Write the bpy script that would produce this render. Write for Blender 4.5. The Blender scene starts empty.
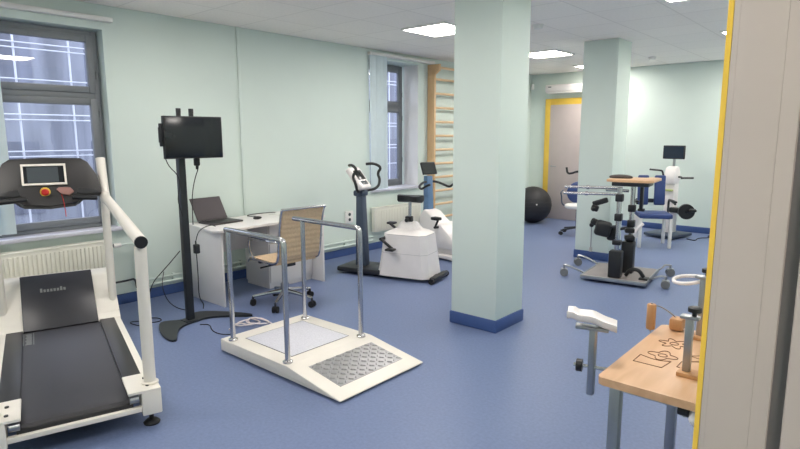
import bpy, bmesh, math, random
from mathutils import Matrix, Vector, Euler
random.seed(4)
PI = math.pi
SC = bpy.context.scene
COL = SC.collection

# ------------------------------------------------------------------ camera
def make_camera():
    f, yaw, pit, roll = 564.8, 0.718, 0.154, -0.003
    cy, sy, cp, sp = math.cos(yaw), math.sin(yaw), math.cos(pit), math.sin(pit)
    fw = Vector((-sy*cp, cy*cp, -sp)); rt = Vector((cy, sy, 0)); up = rt.cross(fw)
    cr, sr = math.cos(roll), math.sin(roll)
    r2 = cr*rt + sr*up; u2 = -sr*rt + cr*up
    cd = bpy.data.cameras.new('camera'); cd.sensor_width = 36; cd.lens = f/800*36
    cd.clip_start = 0.02
    co = bpy.data.objects.new('camera', cd); COL.objects.link(co)
    M = Matrix((r2, u2, -fw)).transposed().to_4x4(); M.translation = Vector((5.466, 0, 1.58))
    co.matrix_world = M
    SC.camera = co
make_camera()

# ------------------------------------------------------------------ world, exposure, lamp strengths
SC.view_settings.view_transform = 'Standard'
SC.view_settings.look = 'None'
SC.view_settings.gamma = 1
SC.view_settings.use_curve_mapping = False
SC.view_settings.exposure = 0.97
PANEL_STRENGTH = 15.0
CORRIDOR_STRENGTH = 14.5
w = bpy.data.worlds.new('evening_sky'); SC.world = w; w.use_nodes = True
bg = w.node_tree.nodes['Background']
bg.inputs[0].default_value = (0.72, 0.74, 0.84, 1); bg.inputs[1].default_value = 2.3

# ------------------------------------------------------------------ materials
def lin(c):
    return tuple(((x/255)/12.92 if x/255 <= .04045 else (((x/255)+.055)/1.055)**2.4) for x in c)
MATS = {}
def mat(name, rgb, rough=.5, metal=0., var=.04, scale=8., bump=0., bscale=60., spec=.5, coat=0., detail=3., stretch=None):
    if name in MATS: return MATS[name]
    m = bpy.data.materials.new(name); m.use_nodes = True
    nt = m.node_tree; b = nt.nodes['Principled BSDF']
    b.inputs['Roughness'].default_value = rough; b.inputs['Metallic'].default_value = metal
    b.inputs['Specular IOR Level'].default_value = spec; b.inputs['Coat Weight'].default_value = coat
    c = lin(rgb)
    tc = nt.nodes.new('ShaderNodeTexCoord')
    n = nt.nodes.new('ShaderNodeTexNoise'); n.inputs['Scale'].default_value = scale; n.inputs['Detail'].default_value = detail
    if stretch:
        mp = nt.nodes.new('ShaderNodeMapping'); mp.inputs['Scale'].default_value = stretch
        nt.links.new(tc.outputs['Object'], mp.inputs[0]); nt.links.new(mp.outputs[0], n.inputs['Vector'])
    else: nt.links.new(tc.outputs['Object'], n.inputs['Vector'])
    r = nt.nodes.new('ShaderNodeValToRGB')
    r.color_ramp.elements[0].position = .3; r.color_ramp.elements[1].position = .7
    r.color_ramp.elements[0].color = (*[max(0, x*(1-var)) for x in c], 1)
    r.color_ramp.elements[1].color = (*[min(1, x*(1+var)) for x in c], 1)
    nt.links.new(n.outputs['Fac'], r.inputs['Fac']); nt.links.new(r.outputs['Color'], b.inputs['Base Color'])
    if bump:
        n2 = nt.nodes.new('ShaderNodeTexNoise'); n2.inputs['Scale'].default_value = bscale
        nt.links.new(tc.outputs['Object'], n2.inputs['Vector'])
        bp = nt.nodes.new('ShaderNodeBump'); bp.inputs['Strength'].default_value = bump; bp.inputs['Distance'].default_value = .01
        nt.links.new(n2.outputs['Fac'], bp.inputs['Height']); nt.links.new(bp.outputs['Normal'], b.inputs['Normal'])
    MATS[name] = m
    return m
def emis(name, rgb, strength):
    m = bpy.data.materials.new(name); m.use_nodes = True; nt = m.node_tree
    nt.nodes.remove(nt.nodes['Principled BSDF'])
    e = nt.nodes.new('ShaderNodeEmission'); e.inputs[0].default_value = (*lin(rgb), 1); e.inputs[1].default_value = strength
    nt.links.new(e.outputs[0], nt.nodes['Material Output'].inputs[0]); MATS[name] = m
    return m
def glass_mat():
    m = bpy.data.materials.new('window_glass'); m.use_nodes = True; nt = m.node_tree
    nt.nodes.remove(nt.nodes['Principled BSDF'])
    t = nt.nodes.new('ShaderNodeBsdfTransparent'); t.inputs[0].default_value = (.86, .89, .93, 1)
    g = nt.nodes.new('ShaderNodeBsdfGlossy'); g.inputs['Roughness'].default_value = .015
    f = nt.nodes.new('ShaderNodeFresnel'); f.inputs[0].default_value = 1.75
    mx = nt.nodes.new('ShaderNodeMixShader')
    gm = nt.nodes.new('ShaderNodeNewGeometry'); k1 = nt.nodes.new('ShaderNodeMath'); k1.operation = 'SUBTRACT'; k1.inputs[0].default_value = 1
    k2 = nt.nodes.new('ShaderNodeMath'); k2.operation = 'MULTIPLY'
    nt.links.new(gm.outputs['Backfacing'], k1.inputs[1]); nt.links.new(f.outputs[0], k2.inputs[0]); nt.links.new(k1.outputs[0], k2.inputs[1])
    nt.links.new(k2.outputs[0], mx.inputs[0]); nt.links.new(t.outputs[0], mx.inputs[1]); nt.links.new(g.outputs[0], mx.inputs[2])
    nt.links.new(mx.outputs[0], nt.nodes['Material Output'].inputs[0]); return m
def wood(name, a, b_, scale=3., rough=.45, stretch=(1, 8, 8)):
    m = bpy.data.materials.new(name); m.use_nodes = True; nt = m.node_tree; b = nt.nodes['Principled BSDF']
    tc = nt.nodes.new('ShaderNodeTexCoord'); mp = nt.nodes.new('ShaderNodeMapping'); mp.inputs['Scale'].default_value = stretch
    n = nt.nodes.new('ShaderNodeTexNoise'); n.inputs['Scale'].default_value = scale; n.inputs['Detail'].default_value = 6; n.inputs['Distortion'].default_value = .6
    r = nt.nodes.new('ShaderNodeValToRGB'); r.color_ramp.elements[0].position = .3; r.color_ramp.elements[1].position = .7
    r.color_ramp.elements[0].color = (*lin(a), 1); r.color_ramp.elements[1].color = (*lin(b_), 1)
    nt.links.new(tc.outputs['Object'], mp.inputs[0]); nt.links.new(mp.outputs[0], n.inputs['Vector'])
    nt.links.new(n.outputs['Fac'], r.inputs[0]); nt.links.new(r.outputs[0], b.inputs['Base Color']); b.inputs['Roughness'].default_value = rough
    return m
def ceiling_mat():
    m = mat('ceiling_tile', (250, 244, 237), .9, var=.03, scale=40, bump=.15, bscale=180); nt = m.node_tree
    b = nt.nodes['Principled BSDF']; ramp = [n for n in nt.nodes if n.type == 'VALTORGB'][0]
    tc = [n for n in nt.nodes if n.type == 'TEX_COORD'][0]
    mp = nt.nodes.new('ShaderNodeMapping'); mp.inputs['Location'].default_value = (-1.25, -.475, 0)
    br = nt.nodes.new('ShaderNodeTexBrick'); br.offset = 0; br.inputs['Scale'].default_value = 1; br.inputs['Mortar Size'].default_value = .009
    br.inputs['Brick Width'].default_value = .625; br.inputs['Row Height'].default_value = .625; br.inputs['Mortar Smooth'].default_value = .3
    br.inputs['Bias'].default_value = 0
    mx = nt.nodes.new('ShaderNodeMixRGB'); mx.blend_type = 'MULTIPLY'; mx.inputs[0].default_value = 1
    br.inputs['Color1'].default_value = (1, 1, 1, 1); br.inputs['Color2'].default_value = (.965, .965, .965, 1); br.inputs['Mortar'].default_value = (.86, .855, .85, 1)
    nt.links.new(tc.outputs['Object'], mp.inputs[0]); nt.links.new(mp.outputs[0], br.inputs['Vector'])
    nt.links.new(ramp.outputs[0], mx.inputs[1]); nt.links.new(br.outputs['Color'], mx.inputs[2]); nt.links.new(mx.outputs[0], b.inputs['Base Color'])
    return m
WALL = mat('mint_paint', (213, 225, 218), .6, var=.012, scale=2.5, bump=.05, bscale=140, spec=.25)
FLOOR = mat('blue_linoleum', (109, 123, 158), .42, var=.10, scale=55, detail=8, spec=.4)
SKIRT = mat('blue_skirting', (62, 86, 138), .45, var=.05)
CEIL = ceiling_mat()
YEL = mat('yellow_paint', (230, 192, 76), .4)
DOORG = mat('grey_door', (192, 180, 177), .5, var=.02)
JAMB = mat('grey_jamb', (180, 171, 165), .5, var=.015, spec=.3)
SEAL = mat('rubber_seal', (112, 110, 110), .7)
WFRAME = mat('window_grey_pvc', (118, 122, 126), .45)
SILL = mat('white_sill', (205, 205, 215), .35)
GLASS = glass_mat()
WHITE = mat('white_paint', (232, 230, 226), .35, var=.015)
CREAM = mat('cream_radiator', (228, 226, 214), .35, var=.015)
PLAST = mat('white_plastic', (238, 232, 230), .35, var=.02)
OFFW = mat('offwhite_steel', (232, 226, 216), .4, var=.02)
BLACK = mat('black_plastic', (26, 27, 30), .45)
DARK = mat('charcoal_plastic', (42, 40, 40), .45, var=.05)
PANEL = mat('hood_panel', (46, 46, 52), .38, var=.06)
BELT = mat('running_belt', (56, 54, 58), .5, var=.06, scale=120, bump=.1, bscale=300)
RUBBER = mat('black_rubber', (22, 22, 24), .7)
SCREEN = mat('dark_screen', (28, 31, 34), .18, var=.02)
LCD = mat('grey_lcd', (74, 80, 84), .2, var=.02)
CHROME = mat('chrome', (200, 200, 202), .18, 1., var=.02)
STEEL = mat('brushed_steel', (168, 170, 172), .35, 1., var=.05)
DSTEEL = mat('dark_steel', (60, 62, 66), .4, .6)
POLE = mat('grey_black_metal', (48, 51, 54), .4, .3)
LAM = mat('white_laminate', (226, 222, 220), .4, var=.015)
SLING = mat('beige_mesh', (204, 178, 146), .7, var=.08, scale=60, bump=.2, bscale=250)
LAPG = mat('laptop_grey', (58, 52, 54), .5)
PLY = wood('plywood_top', (206, 162, 122), (222, 180, 142), 2.2, .4, (8, 1, 8))
BIRCH = wood('birch_rung', (218, 186, 144), (230, 200, 160), 3, .4, (8, 1, 8))
PINE = wood('pine_post', (212, 174, 128), (224, 188, 144), 3, .4, (8, 8, 1))
BEECH = wood('beech_wood', (190, 138, 92), (206, 156, 108), 4, .5, (6, 6, 1))
GROOVE = mat('burnt_groove', (120, 80, 54), .8)
BLUEC = mat('blue_vinyl', (48, 68, 122), .45)
SLATE = mat('slate_column', (62, 74, 92), .4)
BLUEG = mat('bluegrey_column', (92, 122, 158), .4)
BLIND = mat('pale_blue_blind', (206, 220, 224), .8, var=.03, bump=.1, bscale=200)
RED = mat('red_button', (196, 40, 34), .35)
LIT = emis('led_diffuser', (255, 249, 242), PANEL_STRENGTH)
LITC = emis('added_corridor_diffuser', (255, 244, 234), CORRIDOR_STRENGTH)
FACADE = mat('far_facade', (128, 132, 142), .8, var=.35, scale=1., stretch=(1, 2.6, .35), detail=5)
FACW = mat('far_window', (104, 108, 122), .4, var=.3, scale=1., stretch=(1, 3, .5))
SCAF = mat('white_tube', (196, 198, 206), .5)
STEP = mat('speckled_step', (206, 206, 214), .7, var=.10, scale=90)
CHEQ = mat('chequer_plate', (176, 175, 176), .36, .75, var=.06, scale=20)
BALL = mat('black_ball', (38, 38, 42), .55, var=.1, scale=6)
SLATEPLATE = mat('brown_plate', (150, 142, 140), .45, .3, var=.08)
LIME = mat('lime_plastic', (190, 200, 130), .5)
PINK = mat('dusty_key', (150, 108, 100), .5)
LOGO = mat('pale_print', (128, 130, 128), .5)

# ------------------------------------------------------------------ mesh builder
class MB:
    def __init__(self): self.bm = bmesh.new()
    def _add(self, verts, faces):
        vs = [self.bm.verts.new(v) for v in verts]
        fs = []
        for f in faces:
            try: fs.append(self.bm.faces.new([vs[i] for i in f]))
            except ValueError: pass
        return vs, fs
    def box(self, c, s, rot=None, bev=0., seg=2):
        R = rot.to_matrix() if isinstance(rot, Euler) else (rot if rot is not None else Matrix.Identity(3))
        c = Vector(c); hx, hy, hz = s[0]/2, s[1]/2, s[2]/2
        P = [c + R @ Vector((x*hx, y*hy, z*hz)) for x in (-1, 1) for y in (-1, 1) for z in (-1, 1)]
        vs, fs = self._add(P, [(0, 1, 3, 2), (4, 6, 7, 5), (0, 4, 5, 1), (2, 3, 7, 6), (0, 2, 6, 4), (1, 5, 7, 3)])
        if bev:
            es = list({e for f in fs for e in f.edges})
            bmesh.ops.bevel(self.bm, geom=es, offset=min(bev, min(s)*.49), segments=seg, profile=.5, affect='EDGES')
        return self
    def b2(self, a, b, bev=0., seg=2):
        return self.box([(a[i]+b[i])/2 for i in range(3)], [abs(b[i]-a[i]) for i in range(3)], None, bev, seg)
    def cyl(self, p0, p1, r, r2=None, n=18):
        return self.tube([p0, p1], r, n, r2=r2)
    def tube(self, pts, r, n=10, r2=None, closed=False, radii=None):
        pts = [Vector(p) for p in pts]; N = len(pts)
        rad = radii or ([r]*N if r2 is None else [r+(r2-r)*i/(N-1) for i in range(N)])
        T = []
        for i in range(N):
            if closed: t = pts[(i+1) % N]-pts[i-1]
            else: t = pts[min(i+1, N-1)]-pts[max(i-1, 0)]
            T.append(t.normalized())
        a = T[0].orthogonal().normalized(); rings = []
        for i in range(N):
            a = (a - T[i]*a.dot(T[i])); a = a.normalized() if a.length > 1e-6 else T[i].orthogonal().normalized()
            b = T[i].cross(a)
            rings.append([self.bm.verts.new(pts[i] + (a*math.cos(2*PI*k/n)+b*math.sin(2*PI*k/n))*rad[i]) for k in range(n)])
        M = N if closed else N-1
        for i in range(M):
            A, B = rings[i], rings[(i+1) % N]
            for k in range(n): self.bm.faces.new((A[k], A[(k+1) % n], B[(k+1) % n], B[k]))
        if not closed:
            self.bm.faces.new(rings[0][::-1]); self.bm.faces.new(rings[-1])
        return self
    def sphere(self, c, r, u=20, v=12):
        r = (r, r, r) if not hasattr(r, '__len__') else r
        M = Matrix.Translation(Vector(c)) @ Matrix.Diagonal((*r, 1))
        bmesh.ops.create_uvsphere(self.bm, u_segments=u, v_segments=v, radius=1, matrix=M)
        return self
    def lathe(self, prof, c=(0, 0, 0), R=None, n=24):
        c = Vector(c); R = R or Matrix.Identity(3); rings = []
        for r, z in prof:
            rings.append([self.bm.verts.new(c + R @ Vector((r*math.cos(2*PI*k/n), r*math.sin(2*PI*k/n), z))) for k in range(n)])
        for A, B in zip(rings, rings[1:]):
            for k in range(n): self.bm.faces.new((A[k], A[(k+1) % n], B[(k+1) % n], B[k]))
        self.bm.faces.new(rings[0][::-1]); self.bm.faces.new(rings[-1])
        return self
    def prism(self, poly, h0, h1, fn, bev=0.):
        """poly of (a,b); fn(a,b,h) -> xyz"""
        n = len(poly)
        vs = [fn(a, b, h0) for a, b in poly] + [fn(a, b, h1) for a, b in poly]
        F = [tuple(range(n))[::-1], tuple(range(n, 2*n))] + [(i, (i+1) % n, n+(i+1) % n, n+i) for i in range(n)]
        v, fs = self._add(vs, F)
        if bev:
            es = list({e for f in fs for e in f.edges})
            bmesh.ops.bevel(self.bm, geom=es, offset=bev, segments=2, profile=.5, affect='EDGES')
        return self
    def build(self, name, m, parent=None, world=False, angle=35):
        bmesh.ops.recalc_face_normals(self.bm, faces=self.bm.faces)
        me = bpy.data.meshes.new(name); self.bm.to_mesh(me); self.bm.free()
        for p in me.polygons: p.use_smooth = True
        me.set_sharp_from_angle(angle=math.radians(angle))
        me.materials.append(m)
        o = bpy.data.objects.new(name, me); COL.objects.link(o)
        if parent is not None:
            if world:
                r = parent
                while r.parent: r = r.parent
                me.transform((Matrix.Translation(r.location) @ r.rotation_euler.to_matrix().to_4x4()).inverted())
            o.parent = parent
        return o
def tag(o, label, cat, group=None, kind=None):
    o['label'] = label; o['category'] = cat
    if group: o['group'] = group
    if kind: o['kind'] = kind
    return o
def struct(o, label=None):
    o['kind'] = 'structure'
    if label: o['label'] = label
    return o
def thing(name, label, cat, loc=(0, 0, 0), rz=0., group=None):
    o = bpy.data.objects.new(name, None); COL.objects.link(o); o.empty_display_size = .1
    o.location = loc; o.rotation_euler = (0, 0, rz)
    return tag(o, label, cat, group)
def copy_thing(o, loc, rz, label, group=None):
    c = o.copy(); COL.objects.link(c); c.location = loc; c.rotation_euler = (0, 0, rz); c['label'] = label
    if group: c['group'] = group
    def rec(src, dst):
        for ch in list(src.children):
            k = ch.copy(); COL.objects.link(k); k.parent = dst; rec(ch, k)
    rec(o, c); return c
def smooth(pts, it=2, closed=False):
    pts = [Vector(p) for p in pts]
    for _ in range(it):
        q = [] if closed else [pts[0]]
        for i in range(len(pts) if closed else len(pts)-1):
            a, b = pts[i], pts[(i+1) % len(pts)]
            q += [a*.75+b*.25, a*.25+b*.75]
        if not closed: q.append(pts[-1])
        pts = q
    return pts
def rz3(a): return Matrix.Rotation(a, 3, 'Z')

# ------------------------------------------------------------------ room shell
W, D, H = 5.281, 10.148, 2.75
Y0 = -1.4
struct(MB().b2((-.5, Y0-.2, -.12), (7.4, D+.2, 0)).build('floor', FLOOR), 'blue speckled linoleum floor')
struct(MB().b2((-.5, Y0-.2, H), (7.4, D+.2, H+.12)).build('ceiling', CEIL), 'suspended ceiling of square white tiles')
N1 = (.55, 2.212, .735, 2.535); N2 = (5.63, 6.68, .83, 2.63)      # niches: y0, y1, z0, z1
m = MB()
TH = .36
ys = [Y0-.2, N1[0], N1[1], N2[0], N2[1], D]
for a, b in ((0, 1), (2, 3), (4, 5)): m.b2((-TH, ys[a], 0), (0, ys[b], H))
for N in (N1, N2):
    m.b2((-TH, N[0], 0), (0, N[1], N[2])); m.b2((-TH, N[0], N[3]), (0, N[1], H))
struct(m.build('wall_left', WALL), 'pale mint wall with two windows')
struct(MB().b2((-TH, D, 0), (7.4, D+.2, H)).build('wall_far', WALL), 'pale mint far wall with a grey door')
m = MB(); JY = .9
m.b2((W, JY+.06, 0), (W+.15, D, H)); m.b2((W, Y0, 0), (W+.15, -.25, H)); m.b2((W, -.25, 2.12), (W+.15, JY+.06, H))
struct(m.build('wall_right', WALL), 'mint wall with the open doorway')
struct(MB().b2((-TH, Y0-.2, 0), (7.4, Y0, H)).build('wall_near', WALL))
struct(MB().b2((7.2, Y0, 0), (7.4, D, H)).build('wall_corridor', WALL))
def skirt(name, a, b): return struct(MB().b2(a, b, .006).build(name, SKIRT))
skirt('baseboard_left', (0, Y0, 0), (.014, D, .10))
skirt('baseboard_far_left', (.014, D-.014, 0), (.33, D, .10))
skirt('baseboard_far', (1.43, D-.014, 0), (W, D, .10))
skirt('baseboard_right', (W-.014, 1.1, 0), (W, D-.014, .10))
PILL = []
for (x1, y1, ww, dd, lab) in ((3.151, 3.82, .44, .433, 'mint square pillar in the middle of the room, the nearer one'), (2.821, 7.045, .44, .433, 'mint square pillar behind the standing trainer, the farther one')):
    p = struct(MB().b2((x1-ww, y1, 0), (x1, y1+dd, H), .006).build('pillar', WALL), lab)
    e = .012
    k = MB().b2((x1-ww-e, y1-e, 0), (x1+e, y1+dd+e, .105), .008); k.build('skirting', SKIRT, p, True)
# doorway frame where the camera stands: yellow architrave on the room side, grey lining, rubber groove
struct(MB().b2((W-.007, JY, 0), (W, JY+.08, 2.2)).build('trim_1', YEL), 'yellow door architrave at the right edge')
m = MB(); m.b2((W, JY, 0), (W+.085, JY+.06, 2.14), .002)
m.b2((W+.008, JY-.001, 0), (W+.064, JY+.01, 2.14), .0009)
struct(m.build('door_frame', JAMB), 'grey steel door lining at the right edge')
struct(MB().b2((W+.085, JY+.012, 0), (W+.102, JY+.06, 2.14)).build('trim_2', SEAL), 'dark rubber seal of the doorway')
struct(MB().b2((W+.102, JY-.004, 0), (W+.26, JY+.06, 2.14), .004).build('trim_3', JAMB), 'outer part of the grey door lining')

# far door
dr = struct(MB().b2((.44, D-.05, .01), (1.33, D-.005, 2.165), .004).build('door_1', DOORG), 'grey door in a yellow frame in the far wall')
m = MB(); m.b2((.33, D-.045, 0), (.44, D, 2.28), .004); m.b2((1.33, D-.045, 0), (1.44, D, 2.28), .004); m.b2((.44, D-.045, 2.165), (1.33, D, 2.28), .004)
m.build('door_casing', YEL, dr)
m = MB(); m.cyl((.51, D-.05, 1.02), (.51, D-.1, 1.02), .012); m.cyl((.51, D-.1, 1.02), (.62, D-.1, 1.02), .009); m.build('door_handle', STEEL, dr)

# windows
def window(name, ya, yb, za, zb, lab, trans, x=-.30):
    root = struct(bpy.data.objects.new(name, None), lab); COL.objects.link(root); root.location = (x, (ya+yb)/2, za)
    fw_ = .052
    m = MB(); m.b2((x-.04, ya, za), (x+.03, ya+fw_, zb), .004); m.b2((x-.04, yb-fw_, za), (x+.03, yb, zb), .004)
    m.b2((x-.04, ya+fw_, za), (x+.03, yb-fw_, za+fw_), .004); m.b2((x-.04, ya+fw_, zb-fw_), (x+.03, yb-fw_, zb), .004)
    m.b2((x-.04, ya+fw_, trans-.035), (x+.03, yb-fw_, trans+.035), .004)
    m.build('window_frame', WFRAME, root, True)
    s = .058
    for (z0, z1) in ((za+fw_-.01, trans-.025), (trans+.025, zb-fw_+.01)):
        a, b = ya+fw_-.01, yb-fw_+.01
        q = MB(); q.b2((x+.002, a, z0), (x+.045, a+s, z1), .005); q.b2((x+.002, b-s, z0), (x+.045, b, z1), .005)
        q.b2((x+.002, a+s, z0), (x+.045, b-s, z0+s), .005); q.b2((x+.002, a+s, z1-s), (x+.045, b-s, z1), .005)
        sh = q.build('sash', WFRAME, root, True)
        MB().b2((x+.005, a+s-.005, z0+s-.005), (x+.013, b-s+.005, z1-s+.005)).build('pane', GLASS, sh, True)
    h = MB(); h.b2((x+.045, ya+fw_+.02, 1.45), (x+.06, ya+fw_+.05, 1.52), .003); h.b2((x+.06, ya+fw_+.025, 1.38), (x+.075, ya+fw_+.045, 1.50), .003)
    h.build('window_handle', DSTEEL, root, True)
    for z in (za+.35, trans-.2, trans+.15):
        MB().cyl((x+.04, yb-.022, z), (x+.04, yb-.022, z+.07), .011, n=10).build('hinge', WFRAME, root, True)
window('window_1', N1[0], N1[1]-.012, N1[2]+.02, N1[3]-.01, 'grey framed window behind the treadmill', 1.955, -.14)
window('window_2', N2[0], N2[1]-.055, N2[2]+.02, N2[3]-.01, 'grey framed window beside the wall bars', 2.02)
m = MB(); m.b2((-.14, N1[0], N1[2]-.0), (.0, N1[1], N1[2]+.02)); m.b2((0.0005, N1[0]-.07, N1[2]-.015), (.06, N1[1]+.10, N1[2]+.02), .008)
struct(m.build('window_sill', SILL), 'white sill under the window behind the treadmill')
struct(MB().b2((-.30, N2[0], N2[2]-.015), (.05, N2[1], N2[2]+.02), .008).build('window_sill', SILL), 'white sill under the window beside the wall bars')

struct(MB().b2((-.50, N1[0]-.05, N1[2]-.03), (-.16, N1[1]+.05, N1[2]+.012), .004).build('window_sill', SILL), 'white outer ledge below the window behind the treadmill')
struct(MB().b2((-.27, N2[1]-.006, N2[2]+.02), (-.0005, N2[1]-.0005, N2[3]), .001).build('trim_4', WHITE), 'white reveal lining of the window beside the wall bars, daylight put into its colour')  # lining in plain white: daylight on the reveal is put into its colour
# curtain rails and vertical blinds
tag(MB().b2((.002, .3, 2.60), (.06, 2.29, 2.64), .006).build('curtain_rail', WHITE), 'white curtain rail above the window behind the treadmill', 'curtain rail')
tag(MB().b2((.002, 5.60, 2.665), (.07, 7.0, 2.705), .006).build('curtain_rail', WHITE), 'white curtain rail above the window beside the wall bars', 'curtain rail')
def blind(label, ya, yb, z0, z1, n, x=.05):
    t = thing('vertical_blind', label, 'blind', (x, (ya+yb)/2, z0))
    st = (yb-ya)/n
    for k in range(n):
        yc = ya+st*(k+.5)
        m = MB(); R = rz3(-.55 if k % 2 else -.35)
        prof = [(-.5, 0), (-.25, .12), (0, .16), (.25, .12), (.5, 0)]
        for (a, b), (c, d) in zip(prof, prof[1:]):
            pass
        wd = st*1.25
        vs = []
        for z in (z0, z1):
            for side in (0, .0015):
                for a, b in prof: vs.append(Vector((x, yc, z)) + R @ Vector((b*wd*.5+side, a*wd, 0)))
        F = []
        for i in range(4):
            F += [(i, i+1, 10+i+1, 10+i), (5+i, 15+i, 15+i+1, 5+i+1), (i, 5+i, 5+i+1, i+1), (10+i, 10+i+1, 15+i+1, 15+i)]
        F += [(0, 10, 15, 5), (4, 9, 19, 14)]
        m._add(vs, F); m.build('slat', BLIND, t, True)
blind('pale blue vertical blind drawn to the left of the window behind the treadmill',   .86, 1.37, .80, 2.60, 5)
blind('pale blue vertical blind hanging beside the far window near the exercise bikes', 5.615, 5.91, .86, 2.665, 4)

# ------------------------------------------------------------------ outside
t = thing('apartment_building', 'blue grey building seen through the windows', 'building', (-9, 8, -1))
MB().b2((-12, -6, -1.0), (-9, 24, 5.2)).build('facade', FACADE, t, True)
for k in range(11):
    for z in (-.1, 2.5):
        y = -5+k*2.6
        f = MB().b2((-9.02, y, z), (-8.98, y+1.5, z+1.6)).build('window', FACW, t, True)
        MB().b2((-9.0, y+.72, z), (-8.95, y+.78, z+1.6)).build('mullion', SCAF, f, True)
t = thing('scaffold', 'pale tube scaffold outside the windows', 'scaffold', (-4.5, 5, -1))
for k in range(18):
    y = -1+k*.75
    MB().cyl((-4.5, y, -1), (-4.5, y, 5), .016, n=8).build('upright', SCAF, t, True)
for z in (.9, 1.3, 1.38, 1.85, 1.93, 2.45, 2.9, 2.98, 3.5):
    MB().cyl((-4.46, -1, z), (-4.46, 12, z), .010, n=8).build('rail', SCAF, t, True)
struct(MB().b2((-30, -20, -1.2), (-.6, 40, -1.0)).build('ground', mat('paving', (120, 120, 128), .9, var=.1)), 'grey ground outside')

# ------------------------------------------------------------------ ceiling lamps and sensors
LAB = {(0, 2): 'lit square ceiling panel above the exercise bikes, left of the nearer pillar',
       (0, 3): 'lit square ceiling panel between the two pillars',
       (0, 4): 'small distant lit ceiling panel touching the farther pillar',
       (1, 2): 'large lit ceiling panel at the top edge right of the farther pillar',
       (1, 3): 'lit ceiling panel just beside the yellow doorway trim',
       (0, 1): 'lit ceiling panel above the desk', (1, 1): 'lit ceiling panel above the exercise table', (1, 4): 'lit ceiling panel above the arm and leg trainer',
       (0, 0): 'lit ceiling panel above the treadmill', (1, 0): 'lit ceiling panel beside the doorway'}
for i, x in enumerate((1.25, 3.83)):
    for j, y in enumerate((-.15, 2.35, 4.85, 7.35, 9.225)):
        t = thing('ceiling_panel_light', LAB[(i, j)], 'ceiling light', (x+.3, y+.3, H-.02), 0, 'square ceiling panel lights')
        m = MB()
        for a, b in (((-.3, -.3), (.3, -.28)), ((-.3, .28), (.3, .3)), ((-.3, -.28), (-.28, .28)), ((.28, -.28), (.3, .28))):
            m.b2((a[0], a[1], .0), (b[0], b[1], .02))
        m.build('light_frame', WHITE, t)
        MB().b2((-.28, -.28, .006), (.28, .28, .02)).build('diffuser', LIT, t)
t = thing('ceiling_panel_light', 'unseen ceiling panel added in the corridor to light the door lining', 'ceiling light', (6.35, -.35, H-.02))  # out of view behind the camera, added to light the grey door lining
MB().b2((-.3, -.3, 0), (.3, .3, .02)).build('diffuser', LITC, t)
for (x, y, lab) in ((2.465, 5.675, 'small round ceiling detector right of the nearer pillar'), (2.57, 9.061, 'small round ceiling detector right of the farther pillar')):
    t = thing('smoke_detector', lab, 'smoke detector', (x, y, H-.045), 0, 'round detectors on the ceiling')
    MB().lathe([(.02, 0), (.045, .006), (.05, .03)], n=20).build('sensor_body', WHITE, t)
    MB().lathe([(.06, .03), (.06, .045)], n=20).build('sensor_base', WHITE, t)
t = thing('air_conditioner', 'white split air conditioner above the grey far door', 'air conditioner', (.8, D, 2.36))
m = MB(); m.prism([(0, .01), (-.14, .02), (-.17, .06), (-.17, .15), (-.15, .17), (0, .17)], -.42, .42, lambda a, b, h: Vector((h, a, b)), .006); m.build('housing', PLAST, t)
MB().b2((-.39, -.165, .012), (.39, -.12, .03)).build('air_flap', WHITE, t)
MB().b2((-.36, -.174, .12), (-.30, -.169, .135)).build('display', DARK, t)
tag(MB().box((.05, D-.05, 2.52), (.05, .05, .1), Euler((0, 0, PI/4)), .01).build('motion_sensor', WHITE), 'small white motion sensor high in the far left corner', 'sensor')

# ------------------------------------------------------------------ services on the left wall
tag(MB().b2((0.001, 3.585, .56), (.018, 3.62, H), .003).build('cable_trunking', WALL), 'pale vertical cable trunking running up the wall behind the desk', 'trunking')
t = thing('heating_pipe', 'mint painted heating pipes running along the left wall above the skirting', 'pipe', (0, 3.9, .14))
for z, x in ((.20, .045), (.145, .045)):
    m = MB(); m.cyl((x, 2.34, z), (x, 5.62, z), .013, n=10); m.build('pipe', WALL, t, True)
for y in (2.7, 3.5, 4.3, 5.1):
    MB().b2((0.001, y, .13), (.04, y+.025, .215), .003).build('bracket', WALL, t, True)
def radiator(label, ya, yb, z0, z1, x=.035, valve=None, up=False):
    t = thing('radiator', label, 'radiator', (x+.05, (ya+yb)/2, z0))
    m = MB(); m.b2((x+.012, ya, z0), (x+.088, yb, z1), .008)
    n = int((yb-ya)/.034)
    for k in range(n):
        y = ya+.012+(k+.5)*(yb-ya-.024)/n
        m.b2((x+.08, y-.011, z0+.03), (x+.098, y+.011, z1-.03), .006)
    m.build('radiator_panel', CREAM, t, True)
    MB().b2((x+.006, ya-.004, z1-.006), (x+.094, yb+.004, z1+.01), .004).build('top_grille', CREAM, t, True)
    MB().b2((0.001, ya+.15, z0+.08), (x+.012, ya+.19, z1-.08)).build('wall_bracket', CREAM, t, True)
    MB().b2((0.001, yb-.19, z0+.08), (x+.012, yb-.15, z1-.08)).build('wall_bracket', CREAM, t, True)
    return t
r1 = radiator('cream ribbed radiator under the window behind the treadmill', .62, 2.07, .16, .645)
MB().cyl((.085, 2.07, .59), (.085, 2.135, .59), .014, n=10).build('valve', CHROME, r1, True)
MB().cyl((.085, 2.125, .59), (.085, 2.19, .59), .022, .019, 14).build('thermostat_knob', WHITE, r1, True)
MB().tube(smooth([(.085, 2.19, .59), (.085, 2.36, .585), (.052, 2.325, .585), (.052, 2.325, .2)], 2), .010, 8).build('pipe', WALL, r1, True)
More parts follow.
